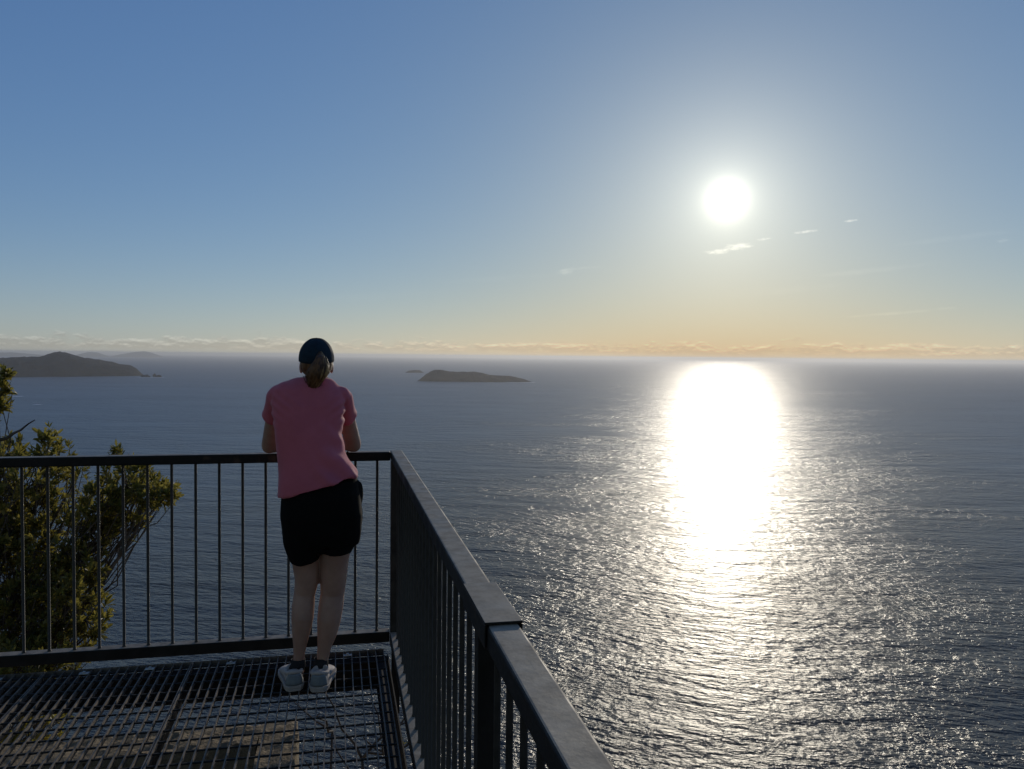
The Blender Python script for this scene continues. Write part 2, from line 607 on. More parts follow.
# small bright scraps of cloud below and right of the sun, thin streaks to the right
for (caz, cel, wa, we, bright, off) in ((26.6, 7.33, .95, .20, 3.6, 0), (28.05, 7.66, 1.0, .26, 4.2, 5), (29.7, 8.1, .5, .10, 2.0, 11),
                                        (32.4, 8.48, .8, .11, 2.6, 17), (35.15, 9.05, .45, .10, 2.8, 23), (16.1, 6.05, .6, .26, .9, 29),
                                        (17.2, 6.3, 1.6, .12, .35, 35), (41, 7.6, 3.6, .22, .2, 41), (38.2, 3.05, 3.4, .13, .55, 47),
                                        (36.4, 5.8, 4.2, .22, .30, 53), (43.8, 7.3, .4, .12, .6, 59), (31.0, 4.6, 5, .3, .12, 63),
                                        (2.0, 4.1, 6, .35, .10, 69), (12.0, 5.6, 5, .25, .10, 75)):
    u = mth(nt, 'DIVIDE', mth(nt, 'SUBTRACT', az, caz), wa)
    v = mth(nt, 'DIVIDE', mth(nt, 'SUBTRACT', mth(nt, 'SUBTRACT', el, cel), mth(nt, 'MULTIPLY', mth(nt, 'SUBTRACT', az, caz), .08)), we)
    rr = mth(nt, 'ADD', mth(nt, 'MULTIPLY', u, u), mth(nt, 'MULTIPLY', v, v))
    nn = cn(2.8 / max(wa, .7), 5, .65, off + 100.0)
    k = mth(nt, 'SUBTRACT', mth(nt, 'ADD', 1.0, mth(nt, 'MULTIPLY', mth(nt, 'SUBTRACT', nn, .5), 3.2)), rr)
    mk = smooth(nt, k, -.1, 1.5)
    skyc = vmth(nt, 'ADD', skyc, vmth(nt, 'SCALE', (1.0, .90, .72), None, mth(nt, 'MULTIPLY', mk, bright)))
bg.inputs['Strength'].default_value = .15
nt.links.new(skyc, bg.inputs['Color'])
nt.links.new(bg.outputs[0], wout.inputs[0])

sd = bpy.data.lights.new('sun', 'SUN')
sd.energy = 2.0
sd.angle = R(.53)
sd.color = (1.0, .90, .74)
so = bpy.data.objects.new('sun', sd)
COL.objects.link(so)
so.rotation_euler = (-sundir).to_track_quat('-Z', 'Y').to_euler()

# ---------------------------------------------------------------- sea
mb = MB()
RAD = [0.0]
r = 30.0
while r < 56000:
    RAD.append(r)
    r *= 1.5
RAD.append(56000)
SEG = 128
vs = [(0, 0, 0)]
for r in RAD[1:]:
    vs += [(r * math.cos(2 * PI * k / SEG), r * math.sin(2 * PI * k / SEG), 0) for k in range(SEG)]
fs = [(0, 1 + k, 1 + (k + 1) % SEG) for k in range(SEG)]
for i in range(len(RAD) - 2):
    a = 1 + i * SEG
    for k in range(SEG):
        fs.append((a + k, a + SEG + k, a + SEG + (k + 1) % SEG, a + (k + 1) % SEG))
mb.add(vs, fs)
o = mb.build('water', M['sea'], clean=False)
o.location = (0, 0, SEA)
tag(o, 'blue grey open sea with fine ripples and a wide sun glitter path', kind='structure')


# ---------------------------------------------------------------- islands
def island(name, prof, dist, depth, label, cat, group=None, n=90, m=26, rough=4):
    """prof: (pixel x, pixel y of the skyline); waterline at sea level; real ridge with slopes on both sides"""
    pts = []
    for px, py in prof:
        v = ray(px, py)
        hz = math.hypot(v.x, v.y)
        pts.append((math.atan2(v.x, v.y), max(0, ZC + v.z / hz * dist - SEA)))
    a0, a1 = pts[0][0], pts[-1][0]
    vs, fs = [], []
    for i in range(n + 1):
        a = a0 + (a1 - a0) * i / n
        for (p, hp), (q, hq) in zip(pts, pts[1:]):
            if p <= a <= q + 1e-9:
                t = (a - p) / (q - p)
                h = hp + (hq - hp) * t
                break
        e = math.sin(PI * i / n) ** .35
        for j in range(m + 1):
            t = -1 + 2 * j / m
            wob = 1 + .25 * noise.noise((a * 60, j * .3, 3.1))
            rr = dist + t * depth * e * wob
            hh = h * (1 - abs(t) ** 2.6) if j not in (0, m) else -2
            hh *= 1 + .045 * noise.fractal((a * 220, t * 2.2, 1.7), .8, 2.1, 5) * (1 - abs(t) * .3) * (1 if h > 8 else 0)
            hh += rough * .5 * noise.fractal((a * 900, t * 6, 9.7), .7, 2.1, 4) * (1 if 0 < j < m and h > 8 else 0)
            vs.append((rr * math.sin(a), rr * math.cos(a), SEA + hh - .5))
    for i in range(n):
        for j in range(m):
            k = i * (m + 1) + j
            fs.append((k, k + 1, k + m + 2, k + m + 1))
    q = MB()
    c = Vector((dist * math.sin((a0 + a1) / 2), dist * math.cos((a0 + a1) / 2), SEA))
    q.add([Vector(v) - c for v in vs], fs)
    o = q.build(name, M['island'], smooth=False)
    o.location = c
    return tag(o, label, cat, group)


island('island', [(-330, 378), (-250, 360), (-150, 355), (-60, 357), (0, 358.2), (20, 357), (40, 356.5), (47, 354), (56, 351.5), (66, 352.5),
                  (78, 356.5), (92, 358.5), (110, 361.5), (119, 364), (130, 365), (136, 368), (140, 372), (144, 376.5)],
       5850, 330, 'largest dark forested island at the far left with a rounded hump', 'island', n=160)
island('island', [(417, 382.8), (421, 378.4), (426, 374.2), (431, 371), (436, 369.7), (441, 369.8), (449, 371.3), (458, 371.8), (474, 371.6), (481, 372.6),
                  (491, 375), (498, 375.4), (508, 375.6), (516, 377), (524, 379), (532, 382)],
       4760, 120, 'long low dark island in the middle of the sea right of the woman', 'island', n=120, rough=3)
island('islet', [(405, 372.6), (409, 370.6), (415, 370), (420, 370.2), (424, 372.6)], 7000, 60,
       'tiny flat islet just behind the left end of the middle island', 'islet', n=30, rough=2)
island('island', [(-70, 356.6), (-40, 354), (-10, 352.6), (12, 352.4), (26, 353.4), (40, 354.8), (56, 356.6)], 30000, 900,
       'faint hazy land on the horizon at the very left edge', 'island', 'hazy islands on the horizon', n=50)
island('island', [(72, 356.6), (78, 354.6), (84, 352.8), (91, 351.8), (97, 352.4), (103, 354.4), (110, 356.6)], 30000, 600,
       'small faint hazy island on the horizon, in the middle of the three', 'island', 'hazy islands on the horizon', n=40)
island('island', [(110, 356.6), (120, 354.4), (132, 352.4), (141, 351.3), (148, 351.7), (155, 353.8), (163, 356.6)], 30000, 600,
       'faint hazy island on the horizon, rightmost, above the rocks of the large island', 'island', 'hazy islands on the horizon', n=40)


# rocks and stacks off the point of the left island
def rock(name, px0, px1, pyt, dist, label, mat='island'):
    a, c = ray(px0, 376), ray(px1, 376)
    a0, a1 = math.atan2(a.x, a.y), math.atan2(c.x, c.y)
    v = ray((px0 + px1) / 2, pyt)
    h = ZC + v.z / math.hypot(v.x, v.y) * dist - SEA
    wdt = (a1 - a0) * dist / 2
    q = MB()
    q.ball((0, 0, 0), (wdt, wdt * .8, h), n=24, m=14)
    vs = []
    for v in q.v:
        p = Vector(v)
        k = 1 + .5 * noise.fractal((p.x * .03 + px0, p.y * .03, p.z * .06), .8, 2.1, 4)
        vs.append(Vector((p.x, p.y, p.z)) * k)
    q.v = vs
    o = q.build(name, M[mat])
    am = (a0 + a1) / 2
    o.location = (dist * math.sin(am), dist * math.cos(am), SEA)
    return tag(o, label, 'rock', 'rocks off the point of the large island')


rock('sea_rock', 141, 151, 374.6, 5450, 'dark sea rock touching the right tip of the large left island')
rock('sea_rock', 152, 157, 373.6, 5450, 'small pointed middle sea rock right of the large left island')
rock('sea_rock', 156, 162, 375.0, 5450, 'outermost low sea rock right of the large left island')


def foam(pts, dist, wid, label):
    a, c = ray(pts[0], 380), ray(pts[1], 380)
    a0, a1 = math.atan2(a.x, a.y), math.atan2(c.x, c.y)
    q = MB()
    rnd = random.Random(int(pts[0] * 7))
    for i in range(70):
        t = rnd.random()
        am = a0 + (a1 - a0) * t
        rr = dist + rnd.gauss(0, wid)
        s = rnd.uniform(1.5, 6) * dist / 3000
        vs = [(rr * math.sin(am) + s * 1.8 * math.cos(k * PI / 4) * rnd.uniform(.6, 1.2), rr * math.cos(am) + s * math.sin(k * PI / 4) * rnd.uniform(.6, 1.2),
               SEA + .25 + i * .004) for k in range(8)]
        vs.append((rr * math.sin(am), rr * math.cos(am), SEA + .9 + i * .004))
        q.add(vs, [(k, (k + 1) % 8, 8) for k in range(8)])
    return tag(q.build('foam', M['foam'], clean=False), label, kind='stuff')


foam((506, 534), 4640, 8, 'white surf along the right end of the middle island')
foam((140, 164), 5400, 10, 'white surf round the rocks off the large island')
foam((4, 21), 3150, 7, 'patch of white water at the far left')
foam((34, 39), 2650, 5, 'small patch of white water left of the woman')


# ---------------------------------------------------------------- headland
def ground_z(x, y):
    n = noise.fractal((x * .13, y * .13, 4.2), .8, 2.1, 5)
    # ground falls away seaward (+y) and to the right (+x)
    s = (y - 2.4) * .85 + max(0, x - 2) * .30 - max(0, -x - 6) * .18
    z = -.95 + .22 * n
    if s > 0:
        z -= 1.9 * s * (1 - math.exp(-s * 1.2)) + n * min(2.6, s * .5)
    else:
        z += min(3.5, -s * .06)
    return max(z, SEA - 4)


q = MB()
xs, ys = [], []
x = -160.0
while x < 160:
    xs.append(x)
    x += .45 if abs(x) < 9 else (2 if abs(x) < 30 else 8)
y = -60.0
while y < 140:
    ys.append(y)
    y += .4 if -3 < y < 12 else (1.5 if -12 < y < 30 else 5)
vs = [(x + .2 * noise.noise((x, y, 1)), y + .2 * noise.noise((x, y, 7)), ground_z(x, y)) for x in xs for y in ys]
L = len(ys)
fs = [(i * L + j, (i + 1) * L + j, (i + 1) * L + j + 1, i * L + j + 1) for i in range(len(xs) - 1) for j in range(L - 1)]
q.add(vs, fs)
tag(q.build('headland', M['rock'], smooth=False, clean=False), 'rocky headland dropping to the sea below the lookout', kind='structure')

# ---------------------------------------------------------------- lookout platform
DX1 = .245            # right edge of the grating
DY1 = 4.265           # front edge of the grating


def grating(x0, x1, y0, y1, label):
    root = empty('grating_panel', ((x0 + x1) / 2, (y0 + y1) / 2, DECK - .032))
    tag(root, label, 'grating', 'steel grating panels of the lookout floor')
    b_ = MB()
    n = int(round((x1 - x0) / .0415))
    for i in range(n + 1):
        x = x0 + .0025 + (x1 - x0 - .005) * i / n
        b_.box(x - .0024, x + .0024, y0, y1, DECK - .025, DECK)
    b_.build('bearing_bars', M['galv'], root)
    c_ = MB()
    y = y1 - .045
    while y > y0 + .02:
        c_.box(x0 + .0006, x1 - .0006, y - .0032, y + .0032, DECK - .0125, DECK - .0055)
        y -= .1
    c_.build('cross_rods', M['rod'], root)
    e_ = MB()
    e_.box(x0, x1, y1 + .0006, y1 + .0056, DECK - .033, DECK + .0005)
    e_.build('end_bar', M['galv'], root)
    for cx in (x0 + .19, x1 - .19):
        for cy in (y1 - .055, y1 - 1.6):
            k = MB()
            k.box(cx - .022, cx + .022, cy - .013, cy + .013, DECK + .0006, DECK + .004)
            k.tube([(cx, cy, DECK + .004), (cx, cy, DECK + .012)], .007, 8)
            k.build('clip', M['clip'], root, bevel=.001)
    return root


PAN = [(-.716, DX1, 'steel grating floor panel the woman stands on, beside the right railing'),
       (-1.400, -.720, 'steel grating floor panel left of the one the woman stands on'),
       (-2.084, -1.404, 'steel grating floor panel at the left edge of the photo')]
for x0, x1, lb in PAN:
    grating(x0, x1, -1.2, DY1, lb)

deckf = empty('platform_frame', (-.8, 1.5, -.14))
tag(deckf, 'dark steel beams carrying the grating floor of the lookout', 'platform frame')
ZT = DECK - .0335


def channel_x(x0, x1, y, depth, toward=-1):
    """C-section along x, web at y, flanges pointing `toward`"""
    k = MB()
    t = .008
    fl = .06 * toward
    k.box(x0, x1, min(y, y + t), max(y, y + t), ZT - depth, ZT)
    a, c = sorted((y, y + fl))
    if toward > 0:
        a, c = y + t, y + fl
    else:
        a, c = y + fl, y
    k.box(x0, x1, a, c, ZT - .01, ZT - .001)
    k.box(x0, x1, a, c, ZT - depth + .001, ZT - depth + .010)
    return k


channel_x(-2.6, .262, 4.252, .150).build('front_beam', M['beam'], deckf)
channel_x(-2.6, .262, 1.55, .150).build('cross_beam', M['beam'], deckf)
channel_x(-2.6, .262, -1.05, .150).build('cross_beam', M['beam'], deckf)
k = MB()
k.box(.262, .268, -1.2, 4.245, ZT - .15, ZT + .012)
k.box(.205, .2615, -1.2, 4.19, ZT - .149, ZT - .14)
k.box(.205, .244, -1.2, 4.19, ZT - .010, ZT - .001)
k.build('side_beam', M['beam'], deckf)
for xj in (-.718, -1.402, -2.086):
    k = MB()
    k.box(xj - .02, xj + .02, -1.0, 1.54, ZT - .10, ZT)
    k.box(xj - .005, xj + .005, 1.56, 4.16, ZT - .05, ZT)
    k.build('joist', M['beam'], deckf)
for (px_, py_) in ((.23, 1.4), (.23, -1.05), (-2.3, 1.4), (-2.3, -1.05)):
    k = MB()
    k.box(px_ - .04, px_ + .04, py_ - .04, py_ + .04, min(-1.6, ground_z(px_, py_) - .5), ZT - .152)
    k.build('leg', M['beam'], deckf)

# rough concrete footing under the front of the deck (an L in plan)
k = MB()


def slab(x0, x1, y0, y1, zt, zb, step=.035):
    nx, ny = max(2, int((x1 - x0) / step)), max(2, int((y1 - y0) / step))
    vs, fs = [], []
    for i in range(nx + 1):
        for j in range(ny + 1):
            x, y = x0 + (x1 - x0) * i / nx, y0 + (y1 - y0) * j / ny
            d = .012 * noise.fractal((x * 14, y * 14, 2), .8, 2.1, 4)
            ex = .018 * noise.noise((x * 9, y * 9, 8))
            vs.append((x + (ex if j in (0, ny) or True else 0) * (i not in (0,)), y + ex, zt + d))
    for i in range(nx):
        for j in range(ny):
            a = i * (ny + 1) + j
            fs.append((a, a + ny + 1, a + ny + 2, a + 1))
    # skirts
    rim_ = [i * (ny + 1) for i in range(nx + 1)] + [nx * (ny + 1) + j for j in range(1, ny + 1)] + \
           [i * (ny + 1) + ny for i in range(nx - 1, -1, -1)] + [j for j in range(ny - 1, 0, -1)]
    b0 = len(vs)
    for r_ in rim_:
        vs.append((vs[r_][0], vs[r_][1], zb))
    for i in range(len(rim_)):
        j = (i + 1) % len(rim_)
        fs.append((rim_[i], b0 + i, b0 + j, rim_[j]))
    return vs, fs


k.add(*slab(-2.9, -.37, 3.93, 4.15, -.25, -4.2))
k.add(*slab(-.369, -.19, 2.3, 4.15, -.251, -4.0))
tag(k.build('concrete_footing', M['concrete']), 'rough tan concrete footing seen through the grating below the woman', 'footing')


# ---------------------------------------------------------------- railings
RT, RB = 1.10, 1.052     # top rail
BT, BB = .122, .064      # bottom rail


def baluster_mesh():
    k = MB()
    k.tube([(0, 0, BT - .002), (0, 0, BT + .004), (0, 0, BT + .006), (0, 0, RB + .003)], [.0100, .0092, .0072, .0072], 14, cap=False)
    return k.mesh('baluster')


BAL = baluster_mesh()
BAL.materials.append(M['bar'])
BAL.polygons.foreach_set('use_smooth', [True] * len(BAL.polygons))


def bal(root, x, y):
    o = bpy.data.objects.new('baluster', BAL)
    COL.objects.link(o)
    o.parent = root
    o.location = Vector((x, y, 0)) - root.location
    return o


front = empty('steel_railing', (-1.3, 4.343, DECK))
tag(front, 'dark steel railing across the far end of the lookout that the woman leans on', 'railing')
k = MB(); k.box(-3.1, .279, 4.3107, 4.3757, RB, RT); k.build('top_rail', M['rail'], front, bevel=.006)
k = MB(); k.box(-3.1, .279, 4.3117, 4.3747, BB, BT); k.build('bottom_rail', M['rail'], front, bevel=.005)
x = .211
while x > -3.0:
    bal(front, x, 4.343)
    x -= .1155
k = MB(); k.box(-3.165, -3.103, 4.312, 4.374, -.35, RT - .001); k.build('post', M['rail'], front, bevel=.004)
k = MB(); k.box(.05, .058, 4.318, 4.324, RT - .001, RT + .006); k.build('weld_lug', M['rail'], front)

right = empty('steel_railing', (.314, 1.6, DECK))
tag(right, 'dark steel railing running towards the camera on the right, its top rail jointed', 'railing')
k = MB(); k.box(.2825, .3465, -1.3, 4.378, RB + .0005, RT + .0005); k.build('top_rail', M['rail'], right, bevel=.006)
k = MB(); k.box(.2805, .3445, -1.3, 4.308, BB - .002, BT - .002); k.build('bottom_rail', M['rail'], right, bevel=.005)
k = MB()
k.box(.2775, .3525, 1.49, 1.76, RT + .0025, RT + .0075)
k.box(.2775, .2805, 1.49, 1.76, RB + .004, RT + .0022)
k.box(.3490, .3525, 1.49, 1.76, RB + .004, RT + .0022)
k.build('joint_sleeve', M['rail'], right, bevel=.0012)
y = 4.20
while y > -1.2:
    if abs(y - 1.66) > .06:
        bal(right, .3145, y)
    y -= .1155
for (yp, zb) in ((4.3425, -.34), (1.66, -.34), (-1.27, -.34)):
    k = MB()
    k.box(.292, .336, yp - .02, yp + .02, zb, BB - .003)
    k.box(.292, .336, yp - .02, yp + .02, BB - .001 if yp > 4 else BT - .0015, RB)
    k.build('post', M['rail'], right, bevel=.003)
k = MB()
k.box(.2835, .341, 4.312, 4.373, BB - .03, RB - .0005)
k.build('corner_post', M['bar'], right, bevel=.004)

# ---------------------------------------------------------------- person
person = empty('person', (-.14, 3.9, DECK))
tag(person, 'woman in pink tee, black shorts and navy cap leaning on the far railing', 'person')


def row(pxl, pxr, py, y, ry, e=2.0, tx=0.0, ty=0.0, grow=0.0):
    a, c = at(pxl, py, y), at(pxr, py, y)
    return ((a.x + c.x) / 2, y, (a.z + c.z) / 2, (c.x - a.x) / 2 + grow, ry + grow, e, tx, ty)


# --- body: one continuous skin
B = MB()
# torso (a bit inside the shirt)
B.rings([row(287, 352, 545, 3.885, .085), row(285, 357, 520, 3.880, .118, 2.3), row(284, 358, 500, 3.885, .122, 2.3), row(287, 354, 478, 3.905, .105, 2.2),
         row(289, 341, 458, 3.935, .095, 2.2), row(284, 337, 435, 3.965, .100, 2.3), row(281, 339, 415, 3.995, .105, 2.4),
         row(279, 341, 400, 4.02, .095, 2.4), row(283, 337, 390, 4.035, .075, 2.3), row(293, 336, 383, 4.045, .055, 2), row(303, 328, 377, 4.055, .045)], 36)
# neck
B.tube([at(315, 395, 4.04), at(315.5, 380, 4.065), at(316, 366, 4.09)], [(.062, .058), (.052, .054), (.050, .052)], 20, flat=(1, 0, 0))
# head
HC = at(316.5, 363, 4.09)
HR = Matrix.Rotation(R(-8), 3, 'X')
B.ball(HC + Vector((0, -.005, .018)), (.074, .092, .092), n=28, m=18)
B.ball(HC + HR @ Vector((0, .022, -.030)), (.060, .070, .078), n=24, m=16)
B.ball(HC + HR @ Vector((0, .045, -.082)), (.033, .036, .030), n=18, m=12)           # chin
B.tube([HC + HR @ Vector((0, .088, .012)), HC + HR @ Vector((0, .104, -.014)), HC + HR @ Vector((0, .108, -.030))],
       [(.008, .009), (.010, .012), (.014, .012)], 12, flat=(1, 0, 0), round_cap=True)   # nose
for s in (-1, 1):
    B.ball(HC + HR @ Vector((s * .074, .002, -.022)), (.010, .020, .031), n=14, m=10)  # ears
    B.ball(HC + HR @ Vector((s * .033, .061, -.032)), (.024, .020, .026), n=14, m=10)  # cheeks
    B.ball(HC + HR @ Vector((s * .027, .080, .022)), (.022, .012, .008), n=14, m=8)    # brows
SK = lambda *a: Vector(a)
# arms; elbows rest on the top rail, forearms folded inwards over it
SHL, SHR = at(279.0, 396, 4.03), at(340, 396, 4.03)
ELL, ELR = at(269.5, 448, 4.285), at(353.5, 447, 4.285)
ELL.z = ELR.z = RT + .045
WRL, WRR = SK(ELL.x + .165, 4.415, RT + .036), SK(ELR.x - .150, 4.455, RT + .038)
for SH, EL, WR in ((SHL, ELL, WRL), (SHR, ELR, WRR)):
    mid = SH.lerp(EL, .45)
    B.tube([SH, mid, EL], [.043, .044, .041], 18, round_cap=True)
    B.tube([EL, EL.lerp(WR, .35) + Vector((0, 0, .004)), WR], [(.039, .039), (.037, .040), (.022, .029)], 18, flat=(0, 0, 1), round_cap=True)


def hand(B, W, fwd, curl, nails, side):
    """palm and five separate bent fingers; W wrist, fwd direction of the palm, thumb on top, palm facing down/inwards"""
    f = fwd.normalized()
    up = Vector((0, 0, 1))
    r_ = f.cross(up).normalized() * side       # across the knuckles
    pal = W + f * .048
    B.tube([W, W + f * .03, W + f * .075, W + f * .088], [(.018, .026), (.017, .036), (.015, .041), (.012, .038)], 18, flat=up, round_cap=True)
    Ls = (.070, .078, .073, .058)
    for i in range(4):
        o_ = (i - 1.5) * .0198
        base = W + f * (.080 - abs(i - 1.2) * .003) + r_ * o_
        d = f + r_ * (i - 1.5) * .05
        pts = [base - d * .012]
        p = base.copy()
        a_ = 0
        for seg, part in enumerate((.45, .30, .25)):
            a_ += curl * (1.0 + .12 * i) * (.6 if seg == 0 else 1)
            dd = (d * math.cos(a_) - up * math.sin(a_)).normalized()
            pts.append(p.copy())
            p = p + dd * Ls[i] * part
        pts.append(p)
        B.tube(pts, [.0098, .0095, .0085, .0078, .0068], 12, round_cap=True)
        q = (pts[-1] - pts[-2]).normalized()
        nn = (up - q * up.dot(q)).normalized()
        nails.append((pts[-1] - q * .001 + nn * .0058, q, nn))
    tb = W + f * .028 - r_ * .030
    t1 = tb + (f * .7 - r_ * .65 + up * .25).normalized() * .030
    t2 = t1 + (f * .95 - r_ * .15 - up * .1).normalized() * .028
    t3 = t2 + (f * .95 + r_ * .12 - up * .2).normalized() * .020
    B.tube([tb - f * .012 + r_ * .012, tb, t1, t2, t3], [.014, .0145, .0112, .0098, .0078], 12, round_cap=True)
    q = (t3 - t2).normalized()
    nn = (up - q * up.dot(q)).normalized()
    nails.append((t3 - q * .001 + nn * .0066, q, nn))


nails = []
hand(B, WRL, Vector((.95, .20, -.05)), .42, nails, -1)
hand(B, WRR + Vector((0, 0, .028)), Vector((-.95, .06, -.12)), .45, nails, 1)

# legs
HJL, HJR = at(303, 530, 3.885), at(338, 528, 3.885)


def legpts(rows):
    return [at(x, y_, Y) for x, y_, Y, *_ in rows], [r_[3] if isinstance(r_[3], tuple) else (r_[3], r_[3]) for r_ in rows]


LEGL = [(303, 525, 3.88, .082), (305, 548, 3.885, .075), (306, 563, 3.89, .064), (307, 580, 3.895, .0560), (304.6, 594, 3.90, .0500), (303.2, 606, 3.89, .0530),
        (302.5, 618, 3.88, .0520), (301.2, 630, 3.88, .044), (299.9, 645, 3.885, .0315), (298.8, 658, 3.89, .0255), (298.2, 671, 3.895, .027)]
LEGR = [(336, 522, 3.88, .085), (335, 545, 3.885, .078), (334, 560, 3.89, .070), (333.6, 578, 3.895, .0625), (332.4, 594, 3.90, .0565), (331.0, 606, 3.89, .0585),
        (329, 620, 3.88, .0560), (327, 634, 3.88, .046), (324.5, 646, 3.88, .0335), (322.3, 660, 3.89, .0270), (321, 671, 3.89, .028)]
for LG in (LEGL, LEGR):
    p_, r_ = legpts(LG)
    B.tube(p_, [(a[0], a[0] * 1.06) for a in r_], 24, flat=(1, 0, 0), round_cap=True)
    a = p_[-1]
    fx = -.018 if LG is LEGL else -.004
    B.tube([a, Vector((a.x + fx, a.y - .008, DECK + .055)), Vector((a.x + fx, a.y + .05, DECK + .042)), Vector((a.x + fx, a.y + .12, DECK + .036))],
           [.028, .027, .024, .020], 16, round_cap=True)
body_me = remesh(B, .0048, 4, .5)
link('body', body_me, M['skin'], person, smooth=True)
body_me.materials.append(M['skin']) if not body_me.materials else None
for (p, q, nn) in nails:
    k = MB()
    sdv = q.cross(nn).normalized()
    k.ball(p, (.0048, .0062, .0012), rot=Matrix((sdv, q, nn)).transposed(), n=10, m=6)
    k.build('finger_nail', M['nail'], person, smooth=True)
for s in (-1, 1):
    k = MB(); k.ball(HC + HR @ Vector((s * .030, .0835, .004)), (.0115, .0105, .0075), n=14, m=10)
    e_ = k.build('eye', M['eye'], person, smooth=True)
    k = MB(); k.ball(HC + HR @ Vector((s * .030, .0925, .0035)), (.0048, .0024, .0048), n=12, m=8)
    k.build('iris', M['iris'], e_, smooth=True)
k = MB()
k.tube([HC + HR @ Vector((-.021, .080, -.056)), HC + HR @ Vector((0, .0885, -.053)), HC + HR @ Vector((.021, .080, -.056))],
       [(.003, .004), (.006, .006), (.003, .004)], 10, round_cap=True)
k.build('mouth', M['lip'], person, smooth=True)

# --- tee shirt
S = MB()
hem = lambda: None
S.rings([row(277, 359, 485.5, 3.885, .150, 2.3, .27), row(277, 358.5, 482, 3.887, .148, 2.3, .26), row(276.8, 356, 476, 3.893, .140, 2.3, .22),
         row(276.6, 350.5, 466, 3.907, .133, 2.3, .15), row(276.3, 346.5, 456, 3.92, .128, 2.3, .10), row(275.5, 342.5, 445, 3.935, .126, 2.4, .04),
         row(274.5, 341.5, 432, 3.955, .126, 2.5), row(273, 342.5, 418, 3.98, .126, 2.6), row(271.5, 344, 405, 4.0, .120, 2.6),
         row(271.5, 344.5, 396, 4.015, .105, 2.6), row(273, 343, 389, 4.025, .090, 2.5), row(279, 338.5, 384.5, 4.032, .075, 2.3),
         row(289, 336, 381, 4.038, .062, 2.1), row(298, 331, 378, 4.045, .055, 2.0)], 48)
for SH, EL, WR, sx in ((SHL, ELL, WRL, -1), (SHR, ELR, WRR, 1)):
    d = SH.lerp(EL, .40) + Vector((.004 * sx, 0, 0))
    S.ball(SH, (.052, .060, .054))
    S.tube([SH, SH.lerp(EL, .2), SH.lerp(EL, .32), d], [(.055, .058), (.057, .058), (.059, .058), (.063, .062)], 24)
shirt = remesh(S, .0062, 6, .5)
HEMN = Vector((-.205, 0, -1))
for v, n in zip(shirt.vertices, [v.normal.copy() for v in shirt.vertices]):
    p = v.co
    px_r = (p.x + .14)                       # right of the spine
    # broad soft folds, diagonal drapes on the right side, gathers at the waist
    t = max(0, min(1, (1.34 - p.z) / .3))
    f1 = noise.noise((p.x * 7, p.y * 5, p.z * 5 + 3)) * .011
    f2 = math.sin((p.z * 58 + p.x * 48) + 2.6 * noise.noise((p.x * 8, p.y * 8, p.z * 8))) * .011 * max(0, min(1, (px_r - .03) / .09)) * t * max(0, min(1, (p.z - .98) / .06))
    f3 = noise.noise((p.x * 26, p.y * 16, p.z * 10)) * .0035
    f4 = .6 * math.sin(p.x * 55 + 2 * noise.noise((p.x * 4, 0, p.z * 4))) * .0025 * max(0, min(1, (1.12 - p.z) / .12))
    # armpit creases
    f5 = 0
    for A_, dr in ((SHL + Vector((.035, -.05, -.07)), Vector((.8, 0, -.6))), (SHR + Vector((-.035, -.05, -.07)), Vector((-.8, 0, -.6)))):
        dd = (p - A_)
        f5 += .009 * math.sin(dd.dot(Vector((dr.z, 0, -dr.x))) * 170) * math.exp(-dd.length_squared / .005)
    v.co = p + n * (f1 + f2 + f3 + f4 + f5)
shirt_o = link('shirt', shirt, M['shirt'], person, smooth=True)

# --- shorts
S = MB()
S.rings([row(281, 356, 484, 3.89, .130, 2.3, .22), row(280.5, 360.5, 497, 3.884, .139, 2.4, .12), row(280, 363, 515, 3.88, .143, 2.5), row(282, 361.5, 530, 3.883, .135, 2.5),
         row(284, 359, 543, 3.885, .118, 2.4)], 44)
S.rings([row(281.5, 325, 520, 3.884, .125, 2.2), row(283.5, 321.5, 540, 3.885, .115, 2.2, .05), row(287, 320.5, 552, 3.887, .108, 2.2, .08),
         row(291, 319.5, 560.5, 3.889, .101, 2.1, .12)], 32)
S.rings([row(316, 363, 520, 3.884, .128, 2.2), row(317.5, 358.5, 536, 3.885, .116, 2.2, .03), row(318, 354, 546, 3.887, .108, 2.2, 0),
         row(318.8, 351, 551.5, 3.889, .103, 2.1, -.03)], 32)
S.ball(at(358.5, 494, 3.90), (.024, .045, .062))
S.ball(at(319.5, 545, 3.885), (.045, .116, .045))
sh = remesh(S, .006, 6, .5)
for v, n in zip(sh.vertices, [v.normal.copy() for v in sh.vertices]):
    p = v.co
    v.co = p + n * (noise.noise((p.x * 9, p.y * 9, p.z * 7)) * .007 + noise.noise((p.x * 24, p.y * 20, p.z * 12)) * .003)
link('shorts', sh, M['shorts'], person, smooth=True)

# --- cap
capr = MB()
rows = []
rings_n = 12
for i in range(rings_n + 1):
    t = i / rings_n
    th = R(95) * (1 - t)
    rr = math.sin(th) ** .9 if th > 0 else 0.001
    zz = math.cos(th)
    rows.append((0, -.006 + .012 * t, zz * .099, max(.002, rr * .0835), max(.002, rr * .1015), 2.1))
capr.rings(rows, 40, cap=False)
